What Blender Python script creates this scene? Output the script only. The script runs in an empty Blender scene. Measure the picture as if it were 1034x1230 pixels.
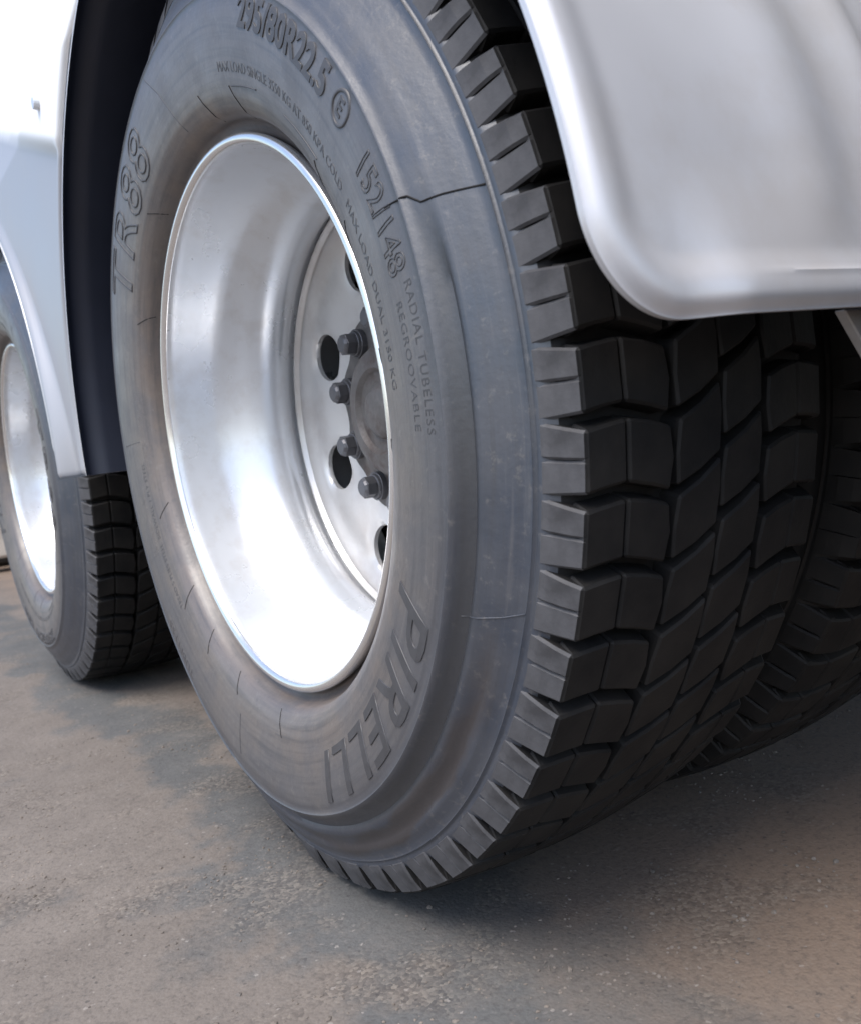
import bpy, bmesh, math, random
from mathutils import Vector, Matrix, noise
random.seed(7)
PI = math.pi
R = math.radians

# ------------------------------------------------------------------ camera
scene = bpy.context.scene
C = scene.collection
cam_d = bpy.data.cameras.new('camera')
cam = bpy.data.objects.new('camera', cam_d)
C.objects.link(cam)
scene.camera = cam
CP = Vector((0.95047, -0.39382, 0.46663))
ya, pi_, ro = 1.00106, 0.08578, -0.12884
fwd = Vector((-math.sin(ya) * math.cos(pi_), math.cos(ya) * math.cos(pi_), -math.sin(pi_)))
right = Vector((math.cos(ya), math.sin(ya), 0))
up = right.cross(fwd)
r2 = right * math.cos(ro) + up * math.sin(ro)
u2 = -right * math.sin(ro) + up * math.cos(ro)
cam.matrix_world = Matrix(((r2.x, u2.x, -fwd.x, CP.x), (r2.y, u2.y, -fwd.y, CP.y),
                           (r2.z, u2.z, -fwd.z, CP.z), (0, 0, 0, 1)))
cam_d.sensor_fit = 'VERTICAL'
cam_d.sensor_height = 24
cam_d.lens = 1096.8 / 1230 * 24
cam_d.clip_start = 0.02
cam_d.clip_end = 2000
cam_d.dof.use_dof = True
cam_d.dof.focus_distance = 0.85
cam_d.dof.aperture_fstop = 7.0

# ------------------------------------------------------------------ light
SUN_EL, SUN_AZ = R(60), R(-60)          # azimuth of the sun as a maths angle in the ground plane
w = bpy.data.worlds.new('World')
scene.world = w
w.use_nodes = True
nt = w.node_tree
bg = nt.nodes['Background']
sky = nt.nodes.new('ShaderNodeTexSky')
sky.sky_type = 'NISHITA'
sky.sun_disc = False
sky.sun_elevation = SUN_EL
sky.sun_rotation = PI / 2 - SUN_AZ
sky.air_density = 1.0
sky.dust_density = 2.0
nt.links.new(sky.outputs[0], bg.inputs[0])
bg.inputs[1].default_value = 0.14
sun_d = bpy.data.lights.new('sun', 'SUN')
sun = bpy.data.objects.new('sun', sun_d)
C.objects.link(sun)
sun_d.energy = 1.7
sun_d.angle = R(36)
sun_d.color = (1, 0.965, 0.92)
sdir = Vector((math.cos(SUN_EL) * math.cos(SUN_AZ), math.cos(SUN_EL) * math.sin(SUN_AZ), math.sin(SUN_EL)))
sun.rotation_euler = sdir.to_track_quat('Z', 'Y').to_euler()
sun.location = (2, -3, 5)
scene.view_settings.view_transform = 'Standard'
scene.view_settings.look = 'None'
scene.view_settings.gamma = 1
scene.view_settings.use_curve_mapping = False
scene.view_settings.exposure = 1.08

# ------------------------------------------------------------------ helpers
ZC = 0.5           # wheel centre height
GZ = -0.022        # ground level
WB = 1.3898        # distance between the two axles
F0 = (0.02, 0.595)     # mudguard arch: x offset of its centre from the wheel, radius


class MB:
    def __init__(s):
        s.v, s.f, s.smooth = [], [], True

    def add(s, vs, fs):
        o = len(s.v)
        s.v += [tuple(v) for v in vs]
        s.f += [tuple(i + o for i in f) for f in fs]

    def box(s, a, b):
        x0, y0, z0 = a
        x1, y1, z1 = b
        s.add([(x0, y0, z0), (x1, y0, z0), (x1, y1, z0), (x0, y1, z0), (x0, y0, z1), (x1, y0, z1), (x1, y1, z1), (x0, y1, z1)],
              [(0, 3, 2, 1), (4, 5, 6, 7), (0, 1, 5, 4), (1, 2, 6, 5), (2, 3, 7, 6), (3, 0, 4, 7)])

    def lathe(s, prof, n=96, fn=None, closed=False):
        """prof: (y, r) pairs round the Y axis; fn may shift a point (theta, y, r) -> (y, r)"""
        m = len(prof)
        vs = []
        for i in range(n):
            th = 2 * PI * i / n
            for (y, r) in prof:
                if fn:
                    yy, rr = fn(th, y, r)
                else:
                    yy, rr = y, r
                vs.append((rr * math.cos(th), yy, rr * math.sin(th)))
        fs = []
        for i in range(n):
            j = (i + 1) % n
            for k in range(m if closed else m - 1):
                k2 = (k + 1) % m
                fs.append((i * m + k, i * m + k2, j * m + k2, j * m + k))
        s.add(vs, fs)

    def build(s, name, mat, parent=None, loc=(0, 0, 0), smooth=True, angle=None, bevel=0, recalc=True):
        me = bpy.data.meshes.new(name)
        me.from_pydata(s.v, [], s.f)
        bm = bmesh.new()
        bm.from_mesh(me)
        bmesh.ops.remove_doubles(bm, verts=bm.verts, dist=1e-6)
        if recalc:
            bmesh.ops.recalc_face_normals(bm, faces=bm.faces)
        if bevel:
            es = [e for e in bm.edges if len(e.link_faces) == 2 and e.calc_face_angle(0) > R(30)]
            bmesh.ops.bevel(bm, geom=es, offset=bevel, segments=1, affect='EDGES', clamp_overlap=True)
        for f in bm.faces:
            f.smooth = smooth
        if smooth and angle is not None:
            for e in bm.edges:
                if len(e.link_faces) == 2 and e.calc_face_angle(0) > R(angle):
                    e.smooth = False
        bm.to_mesh(me)
        bm.free()
        me.update()
        me.materials.append(mat)
        o = bpy.data.objects.new(name, me)
        C.objects.link(o)
        o.location = loc
        if parent:
            o.parent = parent
        return o


def dup(o, parent=None, loc=None, rot=None):
    c = o.copy()
    C.objects.link(c)
    if parent:
        c.parent = parent
    if loc is not None:
        c.location = loc
    if rot is not None:
        c.rotation_euler = rot
    return c


def empty(name, loc=(0, 0, 0), parent=None):
    o = bpy.data.objects.new(name, None)
    C.objects.link(o)
    o.location = loc
    o.empty_display_size = 0.1
    if parent:
        o.parent = parent
    return o


def ss(a, b, x):
    t = min(1, max(0, (x - a) / (b - a)))
    return t * t * (3 - 2 * t)


# ------------------------------------------------------------------ materials
def mat(name):
    m = bpy.data.materials.new(name)
    m.use_nodes = True
    return m, m.node_tree, m.node_tree.nodes['Principled BSDF']


def nd(t, kind, **kw):
    n = t.nodes.new(kind)
    for k, v in kw.items():
        if k.startswith('i_'):
            n.inputs[k[2:].replace('_', ' ')].default_value = v
        else:
            setattr(n, k, v)
    return n


def noise_n(t, co, scale, detail=4, rough=0.55):
    n = nd(t, 'ShaderNodeTexNoise')
    n.inputs['Scale'].default_value = scale
    n.inputs['Detail'].default_value = detail
    n.inputs['Roughness'].default_value = rough
    t.links.new(co, n.inputs['Vector'])
    return n.outputs['Fac']


def ramp(t, fac, stops):
    n = nd(t, 'ShaderNodeValToRGB')
    e = n.color_ramp.elements
    while len(e) < len(stops):
        e.new(0.5)
    for i, (p, c) in enumerate(stops):
        e[i].position = p
        e[i].color = (c, c, c, 1) if isinstance(c, (int, float)) else (*c, 1)
    t.links.new(fac, n.inputs[0])
    return n.outputs[0]


def mix(t, fac, a, b, mode='MIX'):
    n = nd(t, 'ShaderNodeMix', data_type='RGBA', blend_type=mode)
    for s, v in ((n.inputs[0], fac), (n.inputs[6], a), (n.inputs[7], b)):
        if isinstance(v, (int, float)):
            s.default_value = v
        elif isinstance(v, tuple):
            s.default_value = (*v, 1)
        else:
            t.links.new(v, s)
    return n.outputs[2]


def math_n(t, op, a, b=0.0, c=0.0):
    n = nd(t, 'ShaderNodeMath', operation=op)
    for s, v in zip(n.inputs, (a, b, c)):
        if isinstance(v, (int, float)):
            s.default_value = v
        else:
            t.links.new(v, s)
    return n.outputs[0]


def bump(t, p, h, strength, dist):
    b = nd(t, 'ShaderNodeBump')
    b.inputs['Strength'].default_value = strength
    b.inputs['Distance'].default_value = dist
    t.links.new(h, b.inputs['Height'])
    t.links.new(b.outputs[0], p.inputs['Normal'])


def coords(t):
    return nd(t, 'ShaderNodeTexCoord').outputs['Object']


def rubber_sidewall():
    m, t, p = mat('sidewall_rubber')
    co = coords(t)
    sep = nd(t, 'ShaderNodeSeparateXYZ')
    t.links.new(co, sep.inputs[0])
    x, z = sep.outputs[0], sep.outputs[2]
    r = math_n(t, 'SQRT', math_n(t, 'ADD', math_n(t, 'MULTIPLY', x, x), math_n(t, 'MULTIPLY', z, z)))
    n1 = noise_n(t, co, 5, 5)
    n2 = noise_n(t, co, 22, 5)
    n3 = noise_n(t, co, 160, 3)
    rn = math_n(t, 'ADD', r, math_n(t, 'MULTIPLY', math_n(t, 'SUBTRACT', n1, 0.5), 0.06))
    base = ramp(t, math_n(t, 'MULTIPLY', math_n(t, 'SUBTRACT', rn, 0.29), 4.3),
                [(0.0, (0.140, 0.106, 0.086)), (0.22, (0.118, 0.100, 0.090)), (0.45, (0.092, 0.087, 0.086)),
                 (0.60, (0.028, 0.037, 0.056)), (0.85, (0.028, 0.037, 0.055)), (1.0, (0.062, 0.064, 0.070))])
    inner_dust = mix(t, ramp(t, rn, [(0.405, 0.0), (0.43, 1.0)]), (0.125, 0.106, 0.092), (0.040, 0.046, 0.060))
    base = mix(t, ramp(t, n2, [(0.38, 0.0), (0.62, 0.55)]), base, (0.062, 0.063, 0.072))
    base = mix(t, ramp(t, n1, [(0.45, 0.0), (0.7, 0.6)]), base, inner_dust)
    # fine rubbed streaks that run round the tyre, and pale dust freckles
    pol = nd(t, 'ShaderNodeCombineXYZ')
    t.links.new(math_n(t, 'MULTIPLY', math_n(t, 'ARCTAN2', z, x), 1.4), pol.inputs[0])
    t.links.new(math_n(t, 'MULTIPLY', r, 95), pol.inputs[1])
    st = noise_n(t, pol.outputs[0], 1.6, 6, 0.7)
    base = mix(t, ramp(t, st, [(0.34, 0.55), (0.52, 0.0)]), base, (0.034, 0.035, 0.040))
    base = mix(t, ramp(t, st, [(0.56, 0.0), (0.76, 0.35)]), base, (0.17, 0.155, 0.143))
    base = mix(t, ramp(t, noise_n(t, co, 95, 6, 0.75), [(0.57, 0.0), (0.70, 0.45)]), base, (0.18, 0.165, 0.15))
    base = mix(t, ramp(t, noise_n(t, co, 60, 6, 0.75), [(0.32, 0.4), (0.43, 0.0)]), base, (0.035, 0.035, 0.04))
    # brown scuff left in the hollow of the upper sidewall where the tyre has rubbed a kerb
    ang = math_n(t, 'ARCTAN2', z, x)
    band = math_n(t, 'SUBTRACT', 1, math_n(t, 'MULTIPLY', math_n(t, 'ABSOLUTE', math_n(t, 'SUBTRACT', rn, 0.452)), 75))
    arc = math_n(t, 'SUBTRACT', 1, math_n(t, 'MULTIPLY', math_n(t, 'ABSOLUTE', math_n(t, 'ADD', ang, 0.98)), 1.6))
    sc = math_n(t, 'MULTIPLY', math_n(t, 'MAXIMUM', band, 0), math_n(t, 'MAXIMUM', arc, 0))
    sc = ramp(t, math_n(t, 'MULTIPLY', sc, math_n(t, 'ADD', n2, 0.35)), [(0.03, 0.0), (0.28, 0.8)])
    base = mix(t, sc, base, (0.034, 0.027, 0.026))
    gr = math_n(t, 'SUBTRACT', 1, math_n(t, 'MULTIPLY', math_n(t, 'ABSOLUTE', math_n(t, 'SUBTRACT', r, 0.4310)), 85))
    ga = math_n(t, 'MULTIPLY', ramp(t, math_n(t, 'ADD', math_n(t, 'MULTIPLY', ang, 0.2), 0.5), [(0.18, 0.0), (0.30, 1.0), (0.54, 1.0), (0.565, 0.0)]), math_n(t, 'MINIMUM', 1.0, math_n(t, 'MULTIPLY', math_n(t, 'MAXIMUM', gr, 0), 1.8)))
    base = mix(t, math_n(t, 'MULTIPLY', ga, math_n(t, 'ADD', 0.55, math_n(t, 'MULTIPLY', n2, 0.6))), base, (0.022, 0.023, 0.027))
    t.links.new(base, p.inputs['Base Color'])
    t.links.new(ramp(t, n2, [(0.3, 0.38), (0.7, 0.56)]), p.inputs['Roughness'])
    p.inputs['Specular IOR Level'].default_value = 0.9
    p.inputs['Coat Weight'].default_value = 0.14
    p.inputs['Coat Roughness'].default_value = 0.42
    bump(t, p, math_n(t, 'ADD', n3, math_n(t, 'MULTIPLY', n2, 0.8)), 0.25, 0.0012)
    return m


def rubber_tread():
    m, t, p = mat('tread_rubber')
    co = coords(t)
    geo = nd(t, 'ShaderNodeNewGeometry')
    n1 = noise_n(t, geo.outputs['Position'], 18, 4)
    n2 = noise_n(t, co, 240, 3)
    base = mix(t, ramp(t, n1, [(0.35, 0.0), (0.7, 1.0)]), (0.0085, 0.0085, 0.0092), (0.020, 0.0185, 0.0175))
    t.links.new(base, p.inputs['Base Color'])
    p.inputs['Roughness'].default_value = 0.6
    p.inputs['Specular IOR Level'].default_value = 0.18
    bump(t, p, math_n(t, 'ADD', n2, n1), 0.3, 0.0008)
    return m


def metal(name, col, metallic, rough, var=0.1, scale=30, bstr=0.05, dirt=None, spec=0.5, coat=0):
    m, t, p = mat(name)
    co = coords(t)
    n1 = noise_n(t, co, scale, 5)
    n2 = noise_n(t, co, scale * 6, 3)
    c0 = tuple(c * (1 - var) for c in col)
    b = mix(t, ramp(t, n1, [(0.3, 0.0), (0.7, 1.0)]), c0, col)
    if dirt:
        b = mix(t, ramp(t, noise_n(t, co, dirt[1], 6, 0.65), [(0.5, 0.0), (0.68, dirt[2])]), b, dirt[0])
    t.links.new(b, p.inputs['Base Color'])
    p.inputs['Metallic'].default_value = metallic
    t.links.new(ramp(t, n1, [(0.2, rough * 0.88), (0.8, rough * 1.15)]), p.inputs['Roughness'])
    p.inputs['Specular IOR Level'].default_value = spec
    p.inputs['Coat Weight'].default_value = coat
    bump(t, p, n2, bstr, 0.0006)
    return m


M_side = rubber_sidewall()
M_shoulder = metal('dusty_shoulder_rubber', (0.092, 0.091, 0.097), 0, 0.60, 0.35, 55, 0.35, ((0.035, 0.034, 0.036), 24, 0.7), spec=0.35)
M_tread = rubber_tread()
M_letter = metal('raised_rubber', (0.062, 0.061, 0.065), 0, 0.5, 0.25, 60, 0.1)
M_rim = metal('silver_wheel_paint', (0.66, 0.68, 0.71), 0.45, 0.28, 0.03, 12, 0.03, ((0.46, 0.43, 0.40), 26, 0.3), coat=0.1)
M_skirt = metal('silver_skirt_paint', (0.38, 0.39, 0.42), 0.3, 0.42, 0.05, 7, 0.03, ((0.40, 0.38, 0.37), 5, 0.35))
M_white = metal('white_skirt_paint', (0.84, 0.84, 0.84), 0.0, 0.3, 0.03, 5, 0.02)
M_lip = metal('worn_rim_edge', (0.86, 0.85, 0.84), 0.9, 0.22, 0.05, 30, 0.03)
M_disc = metal('wheel_disc_paint', (0.66, 0.65, 0.64), 0.45, 0.36, 0.06, 15, 0.04, ((0.42, 0.37, 0.34), 10, 0.4))
M_hub = metal('dusty_hub_steel', (0.15, 0.14, 0.135), 0.2, 0.55, 0.45, 45, 0.5, ((0.055, 0.038, 0.032), 22, 0.95))
M_nut = metal('nut_steel', (0.13, 0.13, 0.14), 0.6, 0.42, 0.3, 60, 0.2)
M_guard = metal('silver_mudguard_paint', (0.60, 0.60, 0.625), 0.4, 0.42, 0.05, 7, 0.03, ((0.50, 0.47, 0.45), 6, 0.5), coat=0.0)
M_black = metal('black_guard_lining', (0.016, 0.020, 0.036), 0, 0.5, 0.2, 12, 0.1)
M_frame = metal('dark_chassis_paint', (0.022, 0.023, 0.027), 0.2, 0.55, 0.3, 10, 0.2)
M_brake = metal('brake_iron', (0.05, 0.048, 0.05), 0.5, 0.55, 0.3, 30, 0.3)
M_body = metal('white_body_paint', (0.7, 0.7, 0.7), 0, 0.4, 0.05, 3, 0.02)
M_brk = metal('bracket_steel', (0.34, 0.31, 0.29), 0.2, 0.5, 0.3, 40, 0.2)
M_conc = metal('pale_concrete', (0.60, 0.54, 0.48), 0, 0.9, 0.2, 14, 0.5, spec=0.2)
M_drk = metal('black_bin_plastic', (0.02, 0.02, 0.022), 0, 0.5, 0.2, 14, 0.1)


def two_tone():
    # white base colour above a sloping line, silver below, blended between
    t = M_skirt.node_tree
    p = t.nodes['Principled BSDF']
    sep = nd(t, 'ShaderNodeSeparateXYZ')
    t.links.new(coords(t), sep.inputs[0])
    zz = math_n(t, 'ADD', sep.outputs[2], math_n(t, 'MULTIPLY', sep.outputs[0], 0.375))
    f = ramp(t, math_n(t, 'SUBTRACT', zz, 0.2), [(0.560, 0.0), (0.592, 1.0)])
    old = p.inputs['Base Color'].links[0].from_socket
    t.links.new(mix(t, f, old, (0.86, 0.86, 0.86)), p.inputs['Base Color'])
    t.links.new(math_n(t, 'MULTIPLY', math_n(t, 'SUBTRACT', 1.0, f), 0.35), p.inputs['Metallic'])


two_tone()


def ground_mat():
    m, t, p = mat('worn_asphalt')
    co = coords(t)
    sep = nd(t, 'ShaderNodeSeparateXYZ')
    t.links.new(co, sep.inputs[0])
    big = noise_n(t, co, 2.2, 6, 0.6)
    mid = noise_n(t, co, 9, 6, 0.65)
    fine = noise_n(t, co, 130, 6, 0.75)
    v = nd(t, 'ShaderNodeTexVoronoi', feature='F1')
    v.inputs['Scale'].default_value = 260
    t.links.new(co, v.inputs['Vector'])
    vr = v.outputs['Color']
    vd = v.outputs['Distance']
    # strip of bare grey asphalt that runs along beside the wheels, dust on both sides of it
    yw = math_n(t, 'ADD', sep.outputs[1], math_n(t, 'MULTIPLY', math_n(t, 'SUBTRACT', big, 0.5), 0.55))
    yw = math_n(t, 'ADD', yw, math_n(t, 'MULTIPLY', math_n(t, 'SUBTRACT', mid, 0.5), 0.22))
    d = math_n(t, 'ABSOLUTE', math_n(t, 'SUBTRACT', yw, 0.035))
    strip = ramp(t, math_n(t, 'MULTIPLY', d, 4.0), [(0.28, 0.95), (0.50, 0.0)])
    # the bare strip thins out behind the near wheel
    dust = mix(t, ramp(t, mid, [(0.3, 0.0), (0.7, 1.0)]), (0.150, 0.129, 0.112), (0.195, 0.169, 0.147))
    bare = mix(t, ramp(t, mid, [(0.3, 0.0), (0.7, 1.0)]), (0.086, 0.088, 0.088), (0.122, 0.121, 0.118))
    patch2 = ramp(t, noise_n(t, co, 3.3, 5, 0.6), [(0.56, 0.0), (0.64, 0.7)])
    c = mix(t, math_n(t, 'MAXIMUM', strip, patch2), dust, bare)
    # brown ground behind the wheels, its warm shadow tone painted into the colour
    shade_brown = ramp(t, math_n(t, 'ADD', sep.outputs[1], math_n(t, 'MULTIPLY', math_n(t, 'SUBTRACT', mid, 0.5), 0.5)), [(0.0, 0.0), (0.22, 0.85)])
    c = mix(t, math_n(t, 'MULTIPLY', shade_brown, ramp(t, sep.outputs[0], [(0.0, 0.0), (0.35, 1.0)])), c, (0.165, 0.128, 0.102))
    c = mix(t, ramp(t, math_n(t, 'ADD', sep.outputs[1], math_n(t, 'MULTIPLY', mid, 0.2)), [(0.22, 0.0), (0.42, 0.8)]), c, (0.225, 0.165, 0.125))  # lighter brown painted in to lift and warm the shaded ground inboard
    gz = ramp(t, noise_n(t, co, 6.0, 5, 0.6), [(0.50, 0.0), (0.60, 1.0)])
    stone = ramp(t, vr, [(0.2, (0.06, 0.05, 0.045)), (0.55, (0.16, 0.135, 0.115)), (0.9, (0.30, 0.26, 0.21))])
    c = mix(t, math_n(t, 'MULTIPLY', gz, 0.42), c, stone)
    c = mix(t, ramp(t, fine, [(0.36, 0.4), (0.50, 0.0)]), c, (0.055, 0.05, 0.048))
    c = mix(t, ramp(t, fine, [(0.58, 0.0), (0.72, 0.35)]), c, (0.27, 0.245, 0.22))
    v2 = nd(t, 'ShaderNodeTexVoronoi', feature='F1')
    v2.inputs['Scale'].default_value = 135
    wob = nd(t, 'ShaderNodeTexNoise')
    wob.inputs['Scale'].default_value = 320
    t.links.new(co, wob.inputs['Vector'])
    wv = nd(t, 'ShaderNodeVectorMath', operation='MULTIPLY_ADD')
    t.links.new(wob.outputs['Color'], wv.inputs[0])
    wv.inputs[1].default_value = (0.006, 0.006, 0.006)
    t.links.new(co, wv.inputs[2])
    t.links.new(wv.outputs[0], v2.inputs['Vector'])
    sp = nd(t, 'ShaderNodeSeparateColor')
    t.links.new(v2.outputs['Color'], sp.inputs[0])
    near = ramp(t, v2.outputs['Distance'], [(0.18, 1.0), (0.34, 0.0)])
    c = mix(t, math_n(t, 'MULTIPLY', near, ramp(t, sp.outputs[0], [(0.90, 0.0), (0.98, 0.55)])), c, (0.34, 0.31, 0.28))
    c = mix(t, math_n(t, 'MULTIPLY', near, ramp(t, sp.outputs[1], [(0.86, 0.0), (0.95, 0.6)])), c, (0.045, 0.042, 0.042))
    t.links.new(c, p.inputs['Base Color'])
    p.inputs['Roughness'].default_value = 0.85
    p.inputs['Specular IOR Level'].default_value = 0.3
    h = math_n(t, 'ADD', math_n(t, 'MULTIPLY', fine, 1.0), math_n(t, 'MULTIPLY', vd, -0.6))
    bump(t, p, h, 0.38, 0.0022)
    return m


M_ground = ground_mat()
M_peb = metal('pebble_stone', (0.24, 0.205, 0.175), 0, 0.8, 0.6, 9, 0.2, ((0.12, 0.11, 0.105), 31, 0.9), spec=0.3)

# ------------------------------------------------------------------ ground
def gh(x, y):
    return 0.004 * noise.noise(Vector((x * 3, y * 3, 1))) + 0.0018 * noise.noise(Vector((x * 17, y * 17, 5)))


g = MB()
N1 = 150
xs = [-800, -200, -60, -20, -9] + [-5 + 7.5 * i / N1 for i in range(N1 + 1)] + [6, 20, 60, 200, 800]
ys = [-800, -200, -60, -20, -6] + [-2 + 4.2 * i / 100 for i in range(101)] + [6, 20, 60, 200, 800]
vs = []
for yv in ys:
    for xv in xs:
        k = ss(5.5, 4.0, abs(xv)) * ss(4, 1.6, abs(yv))
        flat = 1 - 0.0
        vs.append((xv, yv, GZ + gh(xv, yv) * k * flat))
nx = len(xs)
g.add(vs, [(j * nx + i, j * nx + i + 1, (j + 1) * nx + i + 1, (j + 1) * nx + i) for j in range(len(ys) - 1) for i in range(nx - 1)])
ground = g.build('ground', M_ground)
ground['kind'] = 'structure'

# loose grit and small stones pressed into the surface
pb = MB()
ico = bmesh.new()
bmesh.ops.create_icosphere(ico, subdivisions=1, radius=1)
iv = [v.co.copy() for v in ico.verts]
ifc = [tuple(v.index for v in f.verts) for f in ico.faces]
ico.free()
cnt = 0
while cnt < 9000:
    a = random.random()
    px = random.uniform(-2.6, 0.9) if a < 0.5 else random.uniform(-0.9, 0.75)
    py = random.uniform(-0.55, 1.3)
    cl = noise.noise(Vector((px * 5, py * 5, 9))) + 0.5 * noise.noise(Vector((px * 14, py * 14, 3)))
    if random.random() > ss(-0.25, 0.5, cl) + 0.04:
        continue
    s = random.uniform(0.0006, 0.0020) * (1.7 if random.random() < 0.10 else 1)
    rot = Matrix.Rotation(random.uniform(0, 6.28), 3, 'Z')
    sc = Vector((s * random.uniform(.8, 1.4), s * random.uniform(.7, 1.1), s * random.uniform(.4, .7)))
    c = Vector((px, py, GZ + gh(px, py) + s * 0.12))
    pb.add([c + rot @ Vector((v.x * sc.x, v.y * sc.y, v.z * sc.z)) * random.uniform(.85, 1.15) for v in iv], ifc)
    cnt += 1
grit = pb.build('gravel', M_peb, smooth=False, recalc=False)
grit['kind'] = 'stuff'
grit['label'] = 'small loose stones and grit scattered over the worn asphalt'
grit['category'] = 'gravel'

# ------------------------------------------------------------------ the truck
truck = empty('truck', (0, 0, GZ))
truck['label'] = 'silver and black truck with tandem dual wheels under silver mudguards, seen close at wheel height'
truck['category'] = 'truck'
UP = Vector((0, 0, -GZ))        # parent sits on the ground


def wl(x, y, z):
    return (x, y, z - GZ)


# ---- tyre
YM = 0.14                       # middle plane of the tyre
OUT = [(0.012, 0.2965), (0.008, 0.3035), (0.005, 0.3090), (-0.007, 0.3130), (-0.013, 0.316), (-0.017, 0.321), (-0.0225, 0.330),
       (-0.0265, 0.342), (-0.0295, 0.356), (-0.032, 0.372), (-0.0335, 0.388), (-0.0338, 0.400), (-0.0328, 0.411),
       (-0.0312, 0.4165), (-0.0325, 0.4185), (-0.0318, 0.4205), (-0.0288, 0.4225), (-0.0270, 0.428), (-0.0240, 0.434),
       (-0.0205, 0.441), (-0.0150, 0.450), (-0.0092, 0.460), (-0.0042, 0.468), (-0.0008, 0.4735), (-0.0012, 0.4750),
       (0.0014, 0.4762), (0.0018, 0.4775), (0.0012, 0.479), (0.0035, 0.4835), (0.010, 0.491), (0.016, 0.4965), (0.024, 0.4985)]


def surf_y(r):
    for (a, b) in zip(OUT, OUT[1:]):
        if a[1] <= r <= b[1]:
            return a[0] + (b[0] - a[0]) * (r - a[1]) / (b[1] - a[1])
    return OUT[0][0]


def wrap(a):
    return (a + PI) % (2 * PI) - PI


def sag(th):
    return math.exp(-(math.degrees(wrap(th + PI / 2)) / 24) ** 2)


def tyre_fn(th, y, r):
    # the loaded tyre spreads a little where it meets the road
    b = sag(th) * ss(0.34, 0.47, r)
    y += -0.007 * b if y < YM else 0.007 * b
    # on the outer face only: a moulded groove that fades in below the joint line, and shallow flutes
    if y < YM and 0.419 < r < 0.46:
        t = math.degrees(wrap(th))
        amp = ss(19, 8, t) * ss(-125, -80, t)
        prof = math.exp(-((r - 0.431) / 0.0062) ** 2)
        y = y + 0.0078 * amp * prof
        y = y + 0.0035 * ss(-22, -32, t) * ss(-120, -80, t) * math.exp(-((r - 0.452) / 0.008) ** 2)
    return y, r


def fine_prof():
    pr = []
    for (a, b) in zip(OUT, OUT[1:]):
        L = math.hypot(a[0] - b[0], a[1] - b[1])
        n = max(1, int(L / 0.0035))
        for i in range(n):
            pr.append((a[0] + (b[0] - a[0]) * i / n, a[1] + (b[1] - a[1]) * i / n))
    pr.append(OUT[-1])
    return pr


outer = fine_prof()
half = outer + [(0.06, 0.5000), (0.10, 0.5015)]
inner_side = [(2 * YM - y, r) for (y, r) in reversed(OUT)]
inner_line = [(2 * YM - 0.030, 0.2900), (2 * YM - 0.02, 0.34), (2 * YM - 0.02, 0.40), (2 * YM - 0.05, 0.46), (YM, 0.475),
              (0.05, 0.46), (0.02, 0.40), (0.02, 0.34), (0.030, 0.2900)]
tm = MB()
tm.lathe(half + [(YM, 0.502), (0.18, 0.5015), (0.22, 0.5)] + inner_side + inner_line, 288, tyre_fn, closed=True)
tyre = tm.build('tyre', M_side, truck, wl(0, 0, ZC), angle=50)
tyre.data.materials.append(M_tread)
for f in tyre.data.polygons:
    if 0.008 < f.center.y < 2 * YM - 0.008 and math.hypot(f.center.x, f.center.z) > 0.49:
        f.material_index = 1


def crown(y):
    return 0.5215 - 0.0085 * ((y - YM) / 0.126) ** 2 * (1 if abs(y - YM) < .126 else 1.0)


STEP = R(6)
PH0 = R(-1.25)                    # a groove passes here


def P(r, y, ph):                # ph in radians, measured as angle in the wheel plane (z up)
    return (r * math.cos(ph), y, r * math.sin(ph))


def prism(mb, outline, rb=0.4975, flare=0.35):
    """outline: list of (y, phi_deg) seen from outside; top at the crown, foot a little wider"""
    n = len(outline)
    cy = sum(o[0] for o in outline) / n
    cp = sum(o[1] for o in outline) / n
    top = [P(crown(y), y, R(ph)) for y, ph in outline]
    bot = [P(rb, y + (0.001 if y > cy else -0.001), R(ph + (flare if ph > cp else -flare))) for y, ph in outline]
    mb.add(top + bot, [tuple(range(n)), tuple(range(2 * n - 1, n - 1, -1))] + [(i, i + n, (i + 1) % n + n, (i + 1) % n) for i in range(n)])


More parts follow.
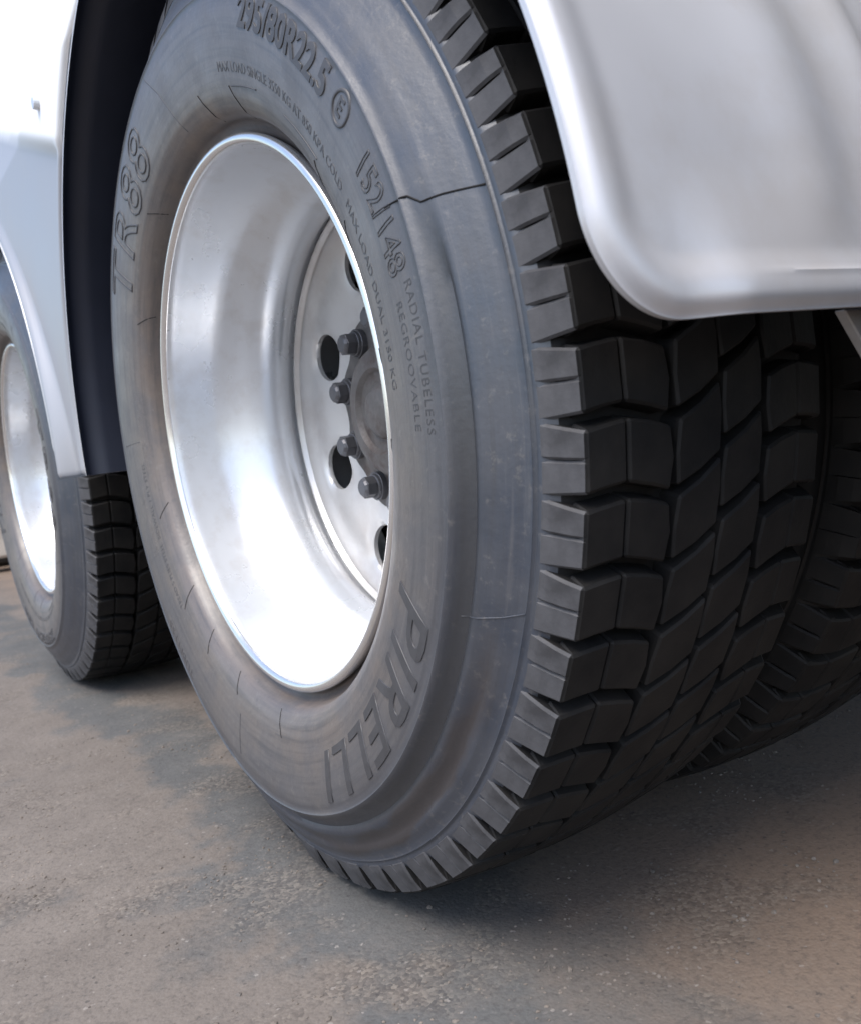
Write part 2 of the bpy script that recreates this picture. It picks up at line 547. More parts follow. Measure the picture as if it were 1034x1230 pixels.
def block_shoulder(mirror=False, ph=0.0, mb=None):
    own = mb is None
    if own:
        mb = MB()
    Y = (lambda v: 2 * YM - v) if mirror else (lambda v: v)
    # outer half, with the stepped side that runs down the shoulder
    o = [(0.014, 2.15), (0.030, 2.45), (0.0472, 2.70), (0.0472, -1.95), (0.030, -2.15), (0.014, -2.45)]
    top = [P(crown(y), Y(y), R(a + ph)) for y, a in o]
    bo = [(0.014, 2.75), (0.030, 2.85), (0.0472, 3.0), (0.0472, -2.25), (0.030, -2.45), (0.014, -2.95)]
    bot = [P(0.4975, Y(y), R(a + ph)) for y, a in bo]
    mb.add(top + bot, [tuple(range(6)), tuple(range(11, 5, -1))] + [(i, i + 6, (i + 1) % 6 + 6, (i + 1) % 6) for i in range(6)])
    # side lugs: upper one stands 2.5 mm proud of the lower, both taper to nothing on the sidewall
    for (a0, a1, q0, q1, out) in ((2.15, 0.03, 2.92, 0.05, 0.0016), (-0.02, -2.45, -0.02, -2.95, 0.0)):
        vs = []
        for (rr, yy) in ((crown(.014) - 0.0002, 0.0142), (0.501, 0.0095 - out), (0.489, 0.0048 - out * .8), (0.4800, 0.0012)):
            k = (crown(.014) - rr) / (crown(.014) - 0.480)
            b0, b1 = a0 + (q0 - a0) * k, a1 + (q1 - a1) * k
            vs += [P(rr, Y(yy), R(b0 + ph)), P(rr, Y(yy), R(b1 + ph)), P(rr - (0.004 if k > .5 else 0), Y(0.024), R(b1 + ph)), P(rr - (0.004 if k > .5 else 0), Y(0.024), R(b0 + ph))]
        fs = [(0, 1, 2, 3), (15, 14, 13, 12)]
        for i in range(3):
            for k in range(4):
                fs.append((i * 4 + k, (i + 1) * 4 + k, (i + 1) * 4 + (k + 1) % 4, i * 4 + (k + 1) % 4))
        mb.add(vs, fs)
    prism(mb, [(Y(y), a + ph) for y, a in ((0.0486, 2.70), (0.070, 2.3), (0.0865, 1.75), (0.0895, -0.6), (0.0860, -3.05), (0.070, -2.5), (0.0486, -1.95))])
    return mb


def block_centre(mirror=False, ph=0.0, mb=None):
    if mb is None:
        mb = MB()
    Y = (lambda v: v + 0.0470) if mirror else (lambda v: v)
    o = [(0.0955, 0.9), (0.117, 2.0), (0.1375, 3.45), (0.1385, 1.2), (0.1365, -1.85), (0.117, -3.1), (0.0935, -4.1), (0.0925, -1.6)]
    prism(mb, [(Y(y), a + ph + 1.2) for y, a in o])
    return mb


def side_faces(o, mirror):
    """the shoulder faces are as dusty as the sidewall they belong to"""
    o.data.materials.append(M_shoulder)
    for f in o.data.polygons:
        ny, cy = f.normal.y, f.center.y
        if (cy < 0.0145 and ny < -0.5) or (cy > 2 * YM - 0.0145 and ny > 0.5):
            f.material_index = 1


def tread_set(tyre_obj, picks, rest_name='tread', dark=False, turn=None):
    """picks: (row, index) pairs that become tread_block objects, all others go into one mesh"""
    base = {}
    for row, fn, mi, off in ROWS:
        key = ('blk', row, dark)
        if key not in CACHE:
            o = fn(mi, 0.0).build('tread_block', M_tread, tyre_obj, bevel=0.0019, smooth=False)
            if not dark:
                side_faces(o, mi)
            CACHE[key] = o.data
            C.objects.unlink(o)
            bpy.data.objects.remove(o)
    rest = MB()
    n = 0
    for row, fn, mi, off in ROWS:
        for k in range(60):
            ph = math.degrees(PH0) + 6 * k + off
            if (row, k) in picks:
                o = bpy.data.objects.new('tread_block', CACHE[('blk', row, dark)])
                C.objects.link(o)
                o.parent = tyre_obj
                o.rotation_euler = (0, -R(ph), 0)
                jr = random.Random(row * 100 + k)
                o.scale = (1 - jr.uniform(0, 0.0035), 1, 1 + jr.uniform(-0.02, 0.02))
                real = R(ph) if turn is None else turn(R(ph))
                o.location.y = (-0.0072, -0.002, 0.002, 0.0072)[row] * sag(real) if turn is None else 0
                n += 1
            else:
                fn(mi, ph, rest)
    r = rest.build(rest_name, M_tread, tyre_obj, smooth=False, recalc=True)
    if not dark:
        side_faces(r, None)
    r['kind'] = 'stuff'
    return n


CACHE = {}
ROWS = [(0, block_shoulder, False, 0.0), (1, block_centre, False, 0.0), (2, block_centre, True, 3.4), (3, block_shoulder, True, 3.0)]


def ks(lo, hi):
    return {k for k in range(60) if lo <= math.degrees(wrap(R(6 * k) + PH0)) <= hi}


pick1 = {(r, k) for r in range(4) for k in ks(-92, 62)}
n_blocks = tread_set(tyre, pick1)

# ---- lettering, seams and vent ticks on the outer sidewall
def text_mesh(txt, size, r0, th0, depth, bold=0.0, shear=0.0, stretch=1.0, space=1.0, outline=0.0):
    cu = bpy.data.curves.new('txt', 'FONT')
    cu.body = txt
    cu.size = size
    if outline:
        cu.fill_mode = 'NONE'
        cu.bevel_depth = outline
        cu.bevel_resolution = 1
        depth = outline
    else:
        cu.extrude = depth / 2
    cu.offset = bold
    cu.shear = shear
    cu.space_character = space
    cu.resolution_u = 3
    ob = bpy.data.objects.new('txt', cu)
    C.objects.link(ob)
    dg = bpy.context.evaluated_depsgraph_get()
    me = bpy.data.meshes.new_from_object(ob.evaluated_get(dg))
    bpy.data.objects.remove(ob)
    bpy.data.curves.remove(cu)
    bm = bmesh.new()
    bm.from_mesh(me)
    bpy.data.meshes.remove(me)
    bmesh.ops.remove_doubles(bm, verts=bm.verts, dist=1e-6)
    for _ in range(2):
        es = [e for e in bm.edges if e.calc_length() > 0.008]
        if es:
            bmesh.ops.subdivide_edges(bm, edges=es, cuts=1)
    bmesh.ops.triangulate(bm, faces=bm.faces)
    for v in bm.verts:
        x, y, z = v.co
        x *= stretch
        r = r0 + y
        th = th0 - x / (r0 + size * 0.35)
        yy = surf_y(r) - (z + depth / 2) + 0.0004 if z > 0 else surf_y(r) + 0.0012
        if outline:
            yy = surf_y(r) - z * 0.9
        yy += tyre_fn(th, surf_y(r), r)[0] - surf_y(r)
        v.co = (r * math.cos(th), yy, r * math.sin(th))
    bmesh.ops.recalc_face_normals(bm, faces=bm.faces)
    return bm


def lettering(txt, size, r0, deg, depth=0.0011, mat_=None, **kw):
    bm = text_mesh(txt, size, r0, R(deg), depth, **kw)
    me = bpy.data.meshes.new('lettering')
    bm.to_mesh(me)
    bm.free()
    me.materials.append(mat_ or M_letter)
    o = bpy.data.objects.new('lettering', me)
    C.objects.link(o)
    o.parent = tyre
    return o


lets = [
    lettering('PIRELLI', 0.070, 0.3585, -23.5, 0.0015, bold=0.0006, shear=0.25, stretch=1.25, space=1.12),
    lettering('TR88', 0.086, 0.343, 148, 0.0016, outline=0.0013, stretch=1.22, space=1.08),
    lettering('295/80R22.5', 0.036, 0.388, 63, 0.0014, bold=0.0010, stretch=0.98, space=1.02),
    lettering('152/148', 0.034, 0.384, 26.5, 0.0008, outline=0.0007, mat_=M_letter, stretch=0.90, space=1.0),
    lettering('RADIAL TUBELESS', 0.0125, 0.400, 11.0, 0.0006, stretch=1.0, mat_=M_letter, space=1.15),
    lettering('REGROOVABLE', 0.0125, 0.383, 9.5, 0.0006, mat_=M_letter, space=1.15),
    lettering('MAX LOAD SINGLE 3550 KG AT 850 KPA COLD   MAX LOAD DUAL 3150 KG', 0.0125, 0.350, 72, 0.0007, space=1.05),
    lettering('TREAD 5 PLIES STEEL  SIDEWALL 1 PLY STEEL', 0.0105, 0.345, -140, 0.0006, space=1.05),
    lettering('TUBELESS', 0.020, 0.392, -128, 0.0007, mat_=M_letter, space=1.15),
    lettering('MADE IN BRAZIL', 0.016, 0.335, 186, 0.0006, mat_=M_side),
    lettering('RADIAL', 0.026, 0.362, 205, 0.0006, mat_=M_side, space=1.2),
]


def seam(points, width, height, m_=M_letter, name='mould_seam'):
    """points: (deg, r) along the sidewall"""
    mb = MB()
    pts = []
    for (a, b) in zip(points, points[1:]):
        for i in range(6):
            t = i / 6
            pts.append((a[0] + (b[0] - a[0]) * t, a[1] + (b[1] - a[1]) * t))
    pts.append(points[-1])
    vs = []
    for i, (d, r) in enumerate(pts):
        q0, q1 = pts[max(0, i - 1)], pts[min(len(pts) - 1, i + 1)]
        a0 = Vector((q0[1] * math.cos(R(q0[0])), q0[1] * math.sin(R(q0[0]))))
        a1 = Vector((q1[1] * math.cos(R(q1[0])), q1[1] * math.sin(R(q1[0]))))
        t = (a1 - a0).normalized()
        n = Vector((-t.y, t.x))
        c = Vector((r * math.cos(R(d)), r * math.sin(R(d))))
        th = R(d)
        y0, _ = tyre_fn(th, surf_y(r), r)
        for s, h in ((-1, -0.0006), (-0.5, height), (0.5, height), (1, -0.0006)):
            q = c + n * (s * width / 2)
            vs.append((q.x, y0 - h, q.y))
    fs = [(i * 4 + k, i * 4 + k + 1, (i + 1) * 4 + k + 1, (i + 1) * 4 + k) for i in range(len(pts) - 1) for k in range(3)]
    mb.add(vs, fs)
    return mb.build(name, m_, tyre)


seams = [seam([(19.0, 0.402), (18.3, 0.424), (17.0, 0.432), (16.6, 0.447), (15.5, 0.474)], 0.0020, 0.0007, M_tread),
         seam([(-23.6, 0.428), (-21.9, 0.460), (-20.9, 0.4745)], 0.0010, 0.0007, M_side),
         seam([(103, 0.414), (98, 0.375), (92.5, 0.311)], 0.0014, 0.0005),
         seam([(179.6, 0.398), (179.0, 0.345)], 0.0010, 0.0004),
         seam([(-104, 0.398), (-106, 0.352)], 0.0014, 0.0006),
         seam([(68, 0.338), (58, 0.341)], 0.0016, 0.0008), seam([(48, 0.338), (36, 0.339)], 0.0016, 0.0008)]
for (d, ra, rb) in ((80, .312, .338), (66, .312, .338), (34, .312, .334), (22, .312, .336), (3.5, .312, .329), (-9, .312, .33), (-128, .316, .340),
                    (-142, .316, .344), (-112, .316, .337), (-165, .316, .335), (-90, .318, .345), (120, .312, .33), (148, .312, .33)):
    seams.append(seam([(d + 3, rb), (d, ra)], 0.0013, 0.0006, M_tread if d > 20 or d < -85 else M_letter))
# round emblem
em = MB()
ec, er = (R(32.8), 0.400), 0.0145
for rr, dd in ((er, 0.0), (er - 0.004, 0.0)):
    pass
vs, fs = [], []
for i in range(28):
    a = 2 * PI * i / 28
    for rad, h in ((er, -0.0005), (er - 0.0006, 0.0009), (er - 0.0028, 0.0009), (er - 0.0034, -0.0005)):
        r = ec[1] + rad * math.sin(a)
        th = ec[0] - rad * math.cos(a) / ec[1]
        vs.append((r * math.cos(th), surf_y(r) - h, r * math.sin(th)))
for i in range(28):
    j = (i + 1) % 28
    for k in range(3):
        fs.append((i * 4 + k, i * 4 + k + 1, j * 4 + k + 1, j * 4 + k))
em.add(vs, fs)
em.build('round_emblem', M_letter, tyre)
lettering('E', 0.020, 0.3935, 33.7, 0.0010, bold=0.0004)

# ---- rim, disc, hub and nuts
RIM_LIP = [(0.012, 0.2962), (0.004, 0.2990), (-0.0012, 0.2996), (-0.0036, 0.2982), (-0.0044, 0.2950), (-0.0040, 0.2918), (-0.0018, 0.2892), (0.0025, 0.2878)]
RIM = [(0.0025, 0.2878), (0.0048, 0.2874), (0.0062, 0.2862), (0.0090, 0.2857), (0.022, 0.2848), (0.045, 0.2820), (0.062, 0.2790),
       (0.078, 0.2735), (0.092, 0.2650), (0.104, 0.2535), (0.118, 0.2460), (0.132, 0.2420), (0.146, 0.2420), (0.156, 0.2470),
       (0.166, 0.2560), (0.172, 0.2640), (0.1765, 0.2668), (0.1800, 0.2672)]


def finer(pr, step=0.003):
    out = []
    for (a, b) in zip(pr, pr[1:]):
        n = max(1, int(math.hypot(a[0] - b[0], a[1] - b[1]) / step))
        out += [(a[0] + (b[0] - a[0]) * i / n, a[1] + (b[1] - a[1]) * i / n) for i in range(n)]
    return out + [pr[-1]]


def smooth_prof(pr, it=3):
    pr = finer(pr)
    for _ in range(it):
        pr = [pr[0]] + [((pr[i - 1][0] + 2 * pr[i][0] + pr[i + 1][0]) / 4, (pr[i - 1][1] + 2 * pr[i][1] + pr[i + 1][1]) / 4) for i in range(1, len(pr) - 1)] + [pr[-1]]
    return pr


mb = MB()
back = [(0.1800, 0.2720), (0.165, 0.2700), (0.150, 0.2510), (0.118, 0.2530), (0.09, 0.2740), (0.075, 0.281), (0.02, 0.2880), (0.012, 0.2900)]
mb.lathe(smooth_prof(RIM, 4) + back, 192, closed=True)
# inboard half of the barrel
mb.lathe([(0.1805, 0.2700), (0.20, 0.279), (0.262, 0.2870), (0.272, 0.2985), (0.277, 0.2985), (0.270, 0.282), (0.20, 0.272), (0.1805, 0.2660)], 128, closed=True)
rim = mb.build('rim', M_rim, truck, wl(0, 0, ZC), angle=60)
mb = MB()
mb.lathe(smooth_prof(RIM_LIP, 1) + [(0.0115, 0.2898)], 192, closed=True)
lip = mb.build('rim_flange', M_lip, rim, angle=60)


def disc_mesh():
    mb = MB()
    NH, hr, hc = 8, 0.0315, 0.1965

    def yprof(r):
        y = 0.1795 + 0.012 * ss(0.262, 0.225, r) + 0.004 * ss(0.225, 0.15, r)
        y -= 0.0035 * math.exp(-((r - 0.2615) / 0.0022) ** 2)      # raised weld bead at the edge
        y += 0.0030 * math.exp(-((r - 0.2560) / 0.0018) ** 2)      # narrow groove inside it
        return y

    half_a = PI / NH
    rin, rout, rring = 0.118, 0.266, 0.2480
    K = 48
    A0 = R(109)
    for s in range(NH):
        ac = A0 + s * 2 * half_a
        rows = []
        for lv in range(6):
            t = lv / 5
            row = []
            for k in range(K):
                a = 2 * PI * k / K + PI / 4
                dx, dy = math.cos(a), math.sin(a)      # dx radial, dy tangential
                hx, hy = hc + hr * dx, hr * dy
                # border of the sector as a polar box
                # pick the point on the box perimeter
                if k < K / 4:
                    u = k / (K / 4)
                    br, ba = None, None
                    br = rring if False else None
                q = (k / K) * 4
                side = int(q)
                u = q - side
                # start at corner (outer, +ang) going to (inner,+ang) ...
                if side == 0:
                    br, ba = rring + (0.155 - rring) * u, half_a
                elif side == 1:
                    br, ba = 0.155, half_a - 2 * half_a * u
                elif side == 2:
                    br, ba = 0.155 + (rring - 0.155) * u, -half_a
                else:
                    br, ba = rring, -half_a + 2 * half_a * u
                bx, by = br * math.cos(ba), br * math.sin(ba)
                x, y = hx + (bx - hx) * t, hy + (by - hy) * t
                r = math.hypot(x, y)
                th = ac + math.atan2(y, x)
                yy = yprof(r)
                if lv == 0:
                    yy += 0.003
                row.append((r * math.cos(th), yy, r * math.sin(th)))
            rows.append(row)
        # rolled edge of the hand hole and its wall
        wall = [(x, y + 0.006, z) for (x, y, z) in rows[0]]
        allr = [wall] + rows
        vs = [p for row in allr for p in row]
        mb.add(vs, [(i * K + k, i * K + (k + 1) % K, (i + 1) * K + (k + 1) % K, (i + 1) * K + k) for i in range(6) for k in range(K)])
    # same angular divisions as the sector borders, so the rings join up
    angs = []
    for s in range(NH):
        ac = A0 + s * 2 * half_a
        angs += [ac - half_a + 2 * half_a * i / 12 for i in range(12)]
    n = len(angs)

    def ring(rs, y_over=None):
        vs = [(r * math.cos(a), (yprof(r) if y_over is None else y_over), r * math.sin(a)) for a in angs for r in rs]
        m = len(rs)
        mb.add(vs, [(i * m + k, i * m + k + 1, ((i + 1) % n) * m + k + 1, ((i + 1) % n) * m + k) for i in range(n) for k in range(m - 1)])
    ring([0.2480 + 0.0009 * i for i in range(21)])
    ring([0.155 - 0.004 * i for i in range(11)])
    # back face
    vs = [(r * math.cos(a), 0.207, r * math.sin(a)) for a in angs for r in (0.155, 0.115)]
    mb.add(vs, [(i * 2, i * 2 + 1, ((i + 1) % n) * 2 + 1, ((i + 1) % n) * 2) for i in range(n)])
    return mb


dm = disc_mesh()
disc = dm.build('wheel_disc', M_disc, rim, angle=50)

mb = MB()
prof = [(0.205, 0.137), (0.1905, 0.137), (0.1875, 0.134), (0.1870, 0.094), (0.1840, 0.088), (0.172, 0.080), (0.163, 0.074), (0.160, 0.066),
        (0.158, 0.052), (0.164, 0.047), (0.165, 0.034), (0.158, 0.028), (0.155, 0.022), (0.154, 0.0)]


def scal(th, y, r):
    if r > 0.125:
        r = r - 0.008 * (0.5 - 0.5 * math.cos((th - R(127)) * 10)) ** 1.5
    return y, r


mb.lathe(prof, 180, scal)
hub = mb.build('hub', M_hub, rim, angle=40)
mb = MB()
mb.lathe([(0.30, 0.198), (0.245, 0.198), (0.238, 0.190), (0.236, 0.13), (0.236, 0.05)], 96)
drum = mb.build('brake_drum', M_brake, rim, angle=40)
# raised casting ribs on the drum, seen through the hand holes
mb = MB()
mb.box((0.15, 0.226, -0.003), (0.196, 0.2395, 0.003))
rib0 = mb.build('drum_rib', M_brk, rim, smooth=False, bevel=0.001)
for i in range(24):
    if i:
        dup(rib0, rim, None, (0, R(3 + 15 * i), 0))
rib0.rotation_euler = (0, R(3), 0)

mb = MB()


def prism_y(mb, rad0, rad1, y0, y1, n, cx=0, cz=0, rot=0, top_cap=True):
    vs = []
    for (y, rr) in ((y1, rad0), (y0, rad1)):
        for i in range(n):
            a = 2 * PI * i / n + rot
            vs.append((cx + rr * math.cos(a), y, cz + rr * math.sin(a)))
    mb.add(vs, [tuple(range(n)), tuple(range(2 * n - 1, n - 1, -1))] + [(i, (i + 1) % n, (i + 1) % n + n, i + n) for i in range(n)])


prism_y(mb, 0.0185, 0.0185, 0.1790, 0.1875, 20)          # washer collar
prism_y(mb, 0.0165, 0.0155, 0.1755, 0.1790, 20)
prism_y(mb, 0.0142, 0.0142, 0.1620, 0.1755, 6)           # hexagon
prism_y(mb, 0.0125, 0.0095, 0.1585, 0.1620, 12)          # domed top
nut0 = mb.build('wheel_nut', M_nut, rim, bevel=0.0006, smooth=False)
nut0.location = (0.112 * math.cos(R(127)), 0, 0.112 * math.sin(R(127)))
nuts = [nut0]
for i in range(1, 10):
    a = R(127 + 36 * i)
    nuts.append(dup(nut0, rim, (0.112 * math.cos(a), 0, 0.112 * math.sin(a)), (0, random.uniform(0, 1), 0)))


def copy_kids(src, dst, skip=()):
    for ch in list(src.children):
        if any(ch.name.startswith(s) for s in skip):
            continue
        dup(ch, dst)


# ---- second wheel of the tandem
tyre2 = dup(tyre, truck, wl(-WB, 0, ZC), (0, R(131), 0))
copy_kids(tyre, tyre2, ('tread',))
# its blocks: rotation about Y by +131 deg turns phi -> phi - 131
def ks2(lo, hi):
    return {k for k in range(60) if lo <= math.degrees(wrap(R(6 * k) + PH0 - R(131))) <= hi}


n_blocks += tread_set(tyre2, {(r, k) for r in (0, 1) for k in ks2(-85, 20)})
rim2 = dup(rim, truck, wl(-WB, 0, ZC), (0, R(20), 0))
copy_kids(rim, rim2)

# ---- inner wheels of both pairs (face to face with the outer ones)
DUAL = 0.332
tyre3 = dup(tyre, truck, wl(0, 2 * YM + DUAL, ZC), (0, 0, PI))
tyre3.data = tyre.data.copy()              # darker rubber paints in the deep shade on the inner tyre
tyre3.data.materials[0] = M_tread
# turned about Z by 180 deg: phi -> 180 - phi
def ks3(lo, hi):
    return {k for k in range(60) if lo <= math.degrees(wrap(PI - (R(6 * k) + PH0))) <= hi}


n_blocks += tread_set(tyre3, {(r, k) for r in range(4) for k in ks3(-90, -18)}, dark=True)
rim3 = dup(rim, truck, wl(0, 2 * YM + DUAL, ZC), (0, 0, PI))
tyre4 = dup(tyre, truck, wl(-WB, 2 * YM + DUAL, ZC), (0, 0, PI))
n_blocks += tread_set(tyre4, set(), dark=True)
rim4 = dup(rim, truck, wl(-WB, 2 * YM + DUAL, ZC), (0, 0, PI))
print('tread blocks', n_blocks)

# ------------------------------------------------------------------ mudguards
def guard_mesh(cx, a0, a1, y_in=0.60):
    """shell over one wheel; a0 is the trailing (rear) end, a1 the leading end, degrees"""
    Rr = F0[1]
    na, ny = 220, 96
    mb_out, mb_in = MB(), MB()
    yo = -0.058

    def edge_y(s):
        RC = 0.062
        if s >= RC:
            return yo
        return yo + RC - math.sqrt(max(0, RC * RC - (RC - s) ** 2))

    vo, vi = [], []
    for i in range(na + 1):
        t = i / na
        a = a0 + (a1 - a0) * (t ** 1.7)
        s = R(a - a0) * Rr
        y0 = edge_y(s)
        for j in range(ny + 1):
            u = (j / ny) ** 1.25
            y = y0 + (y_in - y0) * u
            # distance to the rounded border
            ds = s
            dy = y - yo
            RC = 0.062
            if s < RC and dy < RC:
                d = RC - math.hypot(RC - s, RC - dy)
            else:
                d = min(ds, dy)
            d = max(0, d)
            h = 0.0
            h -= 0.007 * math.exp(-(d / 0.006) ** 2)                  # edge rolled inwards
            h -= 0.0050 * ss(0.016, 0.038, d)                          # field lies below the border
            h += 0.006 * math.exp(-((y - 0.140) / 0.032) ** 2) * ss(0.020, 0.080, s)
            h -= 0.002 * math.exp(-((y - 0.186) / 0.018) ** 2) * ss(0.020, 0.080, s)
            h += 0.007 * math.exp(-((y - 0.232) / 0.018) ** 2) * ss(0.020, 0.080, s)
            h -= 0.002 * math.exp(-((y - 0.055) / 0.06) ** 2) * ss(0.03, 0.10, s)
            h += 0.0015 * math.exp(-((s - 0.0215) / 0.0014) ** 2) * ss(0.04, 0.10, y)   # seam of the hem
            h += 0.010 * ss(0.12, 0.0, s) ** 2 * ss(0.0, 0.05, y)
            r = Rr + h
            vo.append((cx + r * math.cos(R(a)), y, ZC + r * math.sin(R(a))))
            r -= 0.004
            vi.append((cx + r * math.cos(R(a)), y, ZC + r * math.sin(R(a))))
    m = ny + 1
    fs = [(i * m + j, i * m + j + 1, (i + 1) * m + j + 1, (i + 1) * m + j) for i in range(na) for j in range(ny)]
    mb_out.add(vo, fs)
    # close the rim of the sheet
    bord = [(0, j) for j in range(ny + 1)] + [(i, ny) for i in range(1, na + 1)] + [(na, j) for j in range(ny - 1, -1, -1)] + [(i, 0) for i in range(na - 1, 0, -1)]
    n = len(bord)
    vs = [vo[i * m + j] for i, j in bord] + [vi[i * m + j] for i, j in bord]
    mb_out.add(vs, [(k, (k + 1) % n, (k + 1) % n + n, k + n) for k in range(n)])
    mb_in.add(vi, fs)
    return mb_out, mb_in


def place(o):
    o.location = (0, 0, -GZ)
    return o


for cx, a0, a1 in ((F0[0], 1.0, 183.0), (-WB + F0[0], -3.0, 181.0)):
    mo, mi = guard_mesh(cx, a0, a1)
    go = place(mo.build('mudguard', M_guard, truck, angle=40))
    gi = mi.build('guard_lining', M_black, go)
    if cx > 0:
        guard1 = go


# side panel between the two arches, with a pressed hollow
def panel():
    mb = MB()
    YP = -0.060
    c1, r1 = F0[0], F0[1] + 0.001
    c2, r2_ = -WB + F0[0], F0[1] - 0.004

    def yh(x, z, edge=True):
        zs = z - 0.375 * max(-0.3, min(1.2, -0.503 - x)) + 0.01
        d1 = math.hypot(x - c1, z - ZC) - r1
        d2 = math.hypot(x - c2, z - ZC) - r2_
        d = min(d1, d2)
        y = YP
        y += 0.006 * math.exp(-(max(d, 0) / 0.0045) ** 2)            # rounded outer edge
        db = z - 0.470
        y += 0.004 * math.exp(-(max(db, 0) / 0.004) ** 2)
        rec = ss(0.010, 0.034, d1) * ss(0.010, 0.034, d2) * ss(0.985, 0.955, zs)
        y += (0.006 + 0.05 * (1.0 - z)) * rec                                            # hollow
        y -= 0.004 * ss(0.965, 0.99, zs)
        y += 0.25 * max(0, z - 1.02)               # upper part leans in towards the body
        return y
    nz, nx_ = 150, 56
    ztop = 1.060
    rows = []
    for j in range(nz + 1):
        z = 0.470 + (ztop - 0.470) * j / nz
        xR = c1 - math.sqrt(max(0, r1 ** 2 - (z - ZC) ** 2))
        xL = c2 + math.sqrt(max(0, r2_ ** 2 - (z - ZC) ** 2))
        rows.append([(xL + (xR - xL) * k / nx_, z) for k in range(nx_ + 1)])
    vs = [(x, yh(x, z), z) for row in rows for (x, z) in row]
    m = nx_ + 1
    mb.add(vs, [(j * m + k, j * m + k + 1, (j + 1) * m + k + 1, (j + 1) * m + k) for j in range(nz) for k in range(nx_)])
    # strip above the arches
    xs_ = [c2 - 0.52 + (0.52 + 0.0 + (rows[-1][0][0] - c2)) * k / 30 for k in range(31)]
    xs_ += [x for (x, z) in rows[-1][1:]]
    xr = rows[-1][-1][0]
    xs_ += [xr + (0.52 + c1 - xr) * k / 40 for k in range(1, 41)]
    cols = []
    for x in xs_:
        zb = ztop
        if x > xr - 1e-6:
            zb = ZC + math.sqrt(max(0, r1 ** 2 - (x - c1) ** 2))
        elif x < rows[-1][0][0] + 1e-6:
            zb = ZC + math.sqrt(max(0, r2_ ** 2 - (x - c2) ** 2))
        zt = 1.46 - 0.46 * ss(0.0, 0.50, x) - 0.2 * ss(-1.5, -1.9, x)
        zt = max(zt, zb + 0.01)
        cols.append([(x, zb + (zt - zb) * j / 24) for j in range(25)])
    vs = [(x, yh(x, z), z) for c in cols for (x, z) in c]
    mb.add(vs, [(i * 25 + j, (i + 1) * 25 + j, (i + 1) * 25 + j + 1, i * 25 + j + 1) for i in range(len(cols) - 1) for j in range(24)])
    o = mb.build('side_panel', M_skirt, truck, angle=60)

    # give the sheet a thickness
    bm = bmesh.new()
    bm.from_mesh(o.data)
    if sum(f.normal.y for f in bm.faces) > 0:
        bmesh.ops.reverse_faces(bm, faces=bm.faces)
    bm.to_mesh(o.data)
    bm.free()
    sm = o.modifiers.new('thickness', 'SOLIDIFY')
    sm.thickness = 0.003
    sm.offset = -1
    return place(o)


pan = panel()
# bottom cap of the wedge and a bolt in the panel
mb = MB()
mb.box((-0.800, -0.056, 0.4685), (-0.572, 0.60, 0.4715))
place(mb.build('wedge_cap', M_black, truck, smooth=False))
mb = MB()
prism_y(mb, 0.0105, 0.0085, -0.0722, -0.060, 16, -0.462, 1.008)
place(mb.build('panel_bolt', M_rim, pan, bevel=0.0006, smooth=False)).location = (0, 0, 0)

# ------------------------------------------------------------------ chassis above and inboard of the wheels
mb = MB()
for y in (0.86, 1.66):
    mb.box((-4.6, y, 0.72), (1.3, y + 0.09, 1.0))
for x in (-4.2, -3.0, -2.1, -0.7, 0.75, 1.2):
    mb.box((x, 0.95, 0.76), (x + 0.08, 1.66, 0.96))
place(mb.build('chassis_frame', M_frame, truck, smooth=False))
for i, x in enumerate((0, -WB)):
    mb = MB()
    mb.lathe([(0.24, 0.0), (0.24, 0.085), (0.60, 0.085), (0.75, 0.07), (1.1, 0.08), (1.2, 0.17), (1.4, 0.17), (1.5, 0.08), (1.9, 0.07), (2.3, 0.085), (2.3, 0)], 32)
    mb.build('axle', M_frame, truck, wl(x, 0, ZC), angle=40)
mb = MB()
for x in (0, -WB):
    mb.box((x - 0.09, 0.70, ZC + 0.08), (x + 0.09, 0.80, 0.72))
    for k in range(4):
        mb.box((x - 0.55 + 0.06 * k, 0.71, 0.585 + 0.022 * k), (x + 0.55 - 0.06 * k, 0.79, 0.604 + 0.022 * k))
place(mb.build('spring_pack', M_frame, truck, smooth=False))
mb = MB()
mb.box((-5.2, 0.16, 1.36), (2.3, 2.50, 1.50))
place(mb.build('body_floor', M_frame, truck, smooth=False, bevel=0.004))
mb = MB()
mb.box((-5.2, 0.15, 1.503), (2.3, 2.51, 3.1))
place(mb.build('cargo_body', M_body, truck, smooth=False, bevel=0.01))
# far side wheels, plain black tyres deep in the shade
for x in (0, -WB):
    for y0 in (1.84, 2.18):
        o = dup(tyre, truck, wl(x, y0, ZC))
        tr = [c for c in tyre4.children][0]
        dup(tr, o)
        dup(rim, truck, wl(x, y0, ZC))
# unseen cross panel added behind the axle to block light from the rear
mb = MB()
mb.box((0.86, 0.78, 0.50), (0.90, 1.75, 1.0))
place(mb.build('shade_cross_panel', M_frame, truck, smooth=False))
mb = MB()
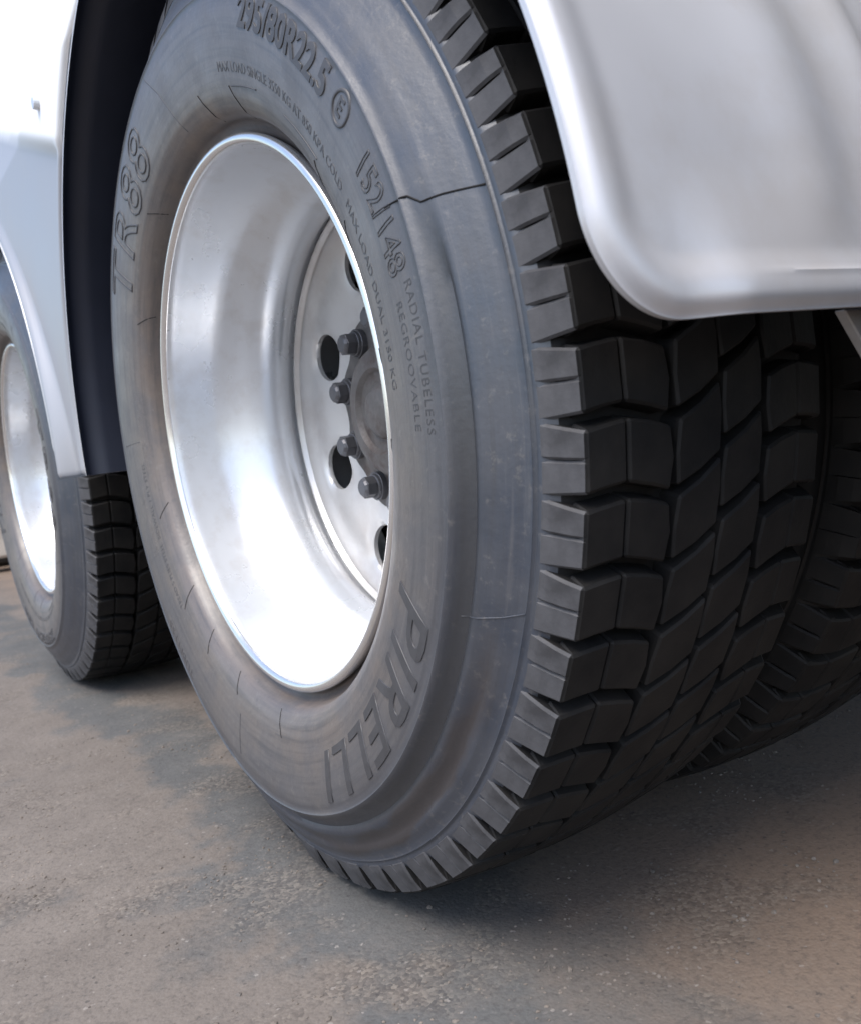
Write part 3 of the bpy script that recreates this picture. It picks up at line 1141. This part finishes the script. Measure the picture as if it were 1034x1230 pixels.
# bracket below the inboard part of the rear mudguard end
z0 = 0.512
mb.add([(0.596, 0.172, z0), (0.596, 0.30, z0), (0.600, 0.31, 0.30), (0.600, 0.290, 0.32), (0.600, 0.236, 0.43), (0.598, 0.202, 0.47),
        (0.588, 0.172, z0), (0.588, 0.30, z0), (0.592, 0.31, 0.30), (0.592, 0.290, 0.32), (0.592, 0.236, 0.43), (0.590, 0.202, 0.47)],
       [(0, 1, 2, 3, 4, 5), (11, 10, 9, 8, 7, 6), (0, 6, 7, 1), (1, 7, 8, 2), (2, 8, 9, 3), (3, 9, 10, 4), (4, 10, 11, 5), (5, 11, 6, 0)])
place(mb.build('guard_bracket', M_brk, truck, smooth=False, bevel=0.001))

# unseen flap and rail added behind the wheels to darken the inboard tread
mb = MB()
mb.box((0.790, 0.17, 0.28), (0.797, 0.70, 0.66))
flap = place(mb.build('shade_flap', M_black, truck, smooth=False, bevel=0.001))
mb = MB()
mb.box((0.775, 0.165, 0.66), (0.812, 0.90, 0.69))
mb.box((0.775, 0.86, 0.66), (0.812, 0.90, 0.80))
mb.build('shade_flap_rail', M_frame, flap, smooth=False)

# ------------------------------------------------------------------ behind, at the left edge of the frame
kerb = empty('concrete_barrier', (-5.0, 0.9, GZ))
kerb['label'] = 'low pale concrete barrier on two feet beyond the far wheel'
kerb['category'] = 'barrier'
mb = MB()
mb.box((-0.12, -1.6, 0.085), (0.12, 2.2, 0.30))
mb.build('barrier_beam', M_conc, kerb, bevel=0.015, smooth=False)
for yy in (-1.3, 1.7):
    mb = MB()
    mb.box((-0.10, yy, 0.0), (0.10, yy + 0.25, 0.0855))
    mb.build('foot', M_conc, kerb, smooth=False)
binn = empty('litter_bin', (-5.6, 0.55, GZ))
binn['label'] = 'black bin standing behind the pale concrete barrier'
binn['category'] = 'bin'
mb = MB()
mb.add([(-.26, -.5, 0), (.26, -.5, 0), (.26, .5, 0), (-.26, .5, 0), (-.32, -.56, .78), (.32, -.56, .78), (.32, .56, .78), (-.32, .56, .78)],
       [(0, 3, 2, 1), (4, 5, 6, 7), (0, 1, 5, 4), (1, 2, 6, 5), (2, 3, 7, 6), (3, 0, 4, 7)])
mb.build('bin_body', M_drk, binn, bevel=0.03, smooth=False)
mb = MB()
mb.box((-.34, -.58, .781), (.34, .58, .83))
mb.build('bin_lid', M_drk, binn, bevel=0.015, smooth=False)
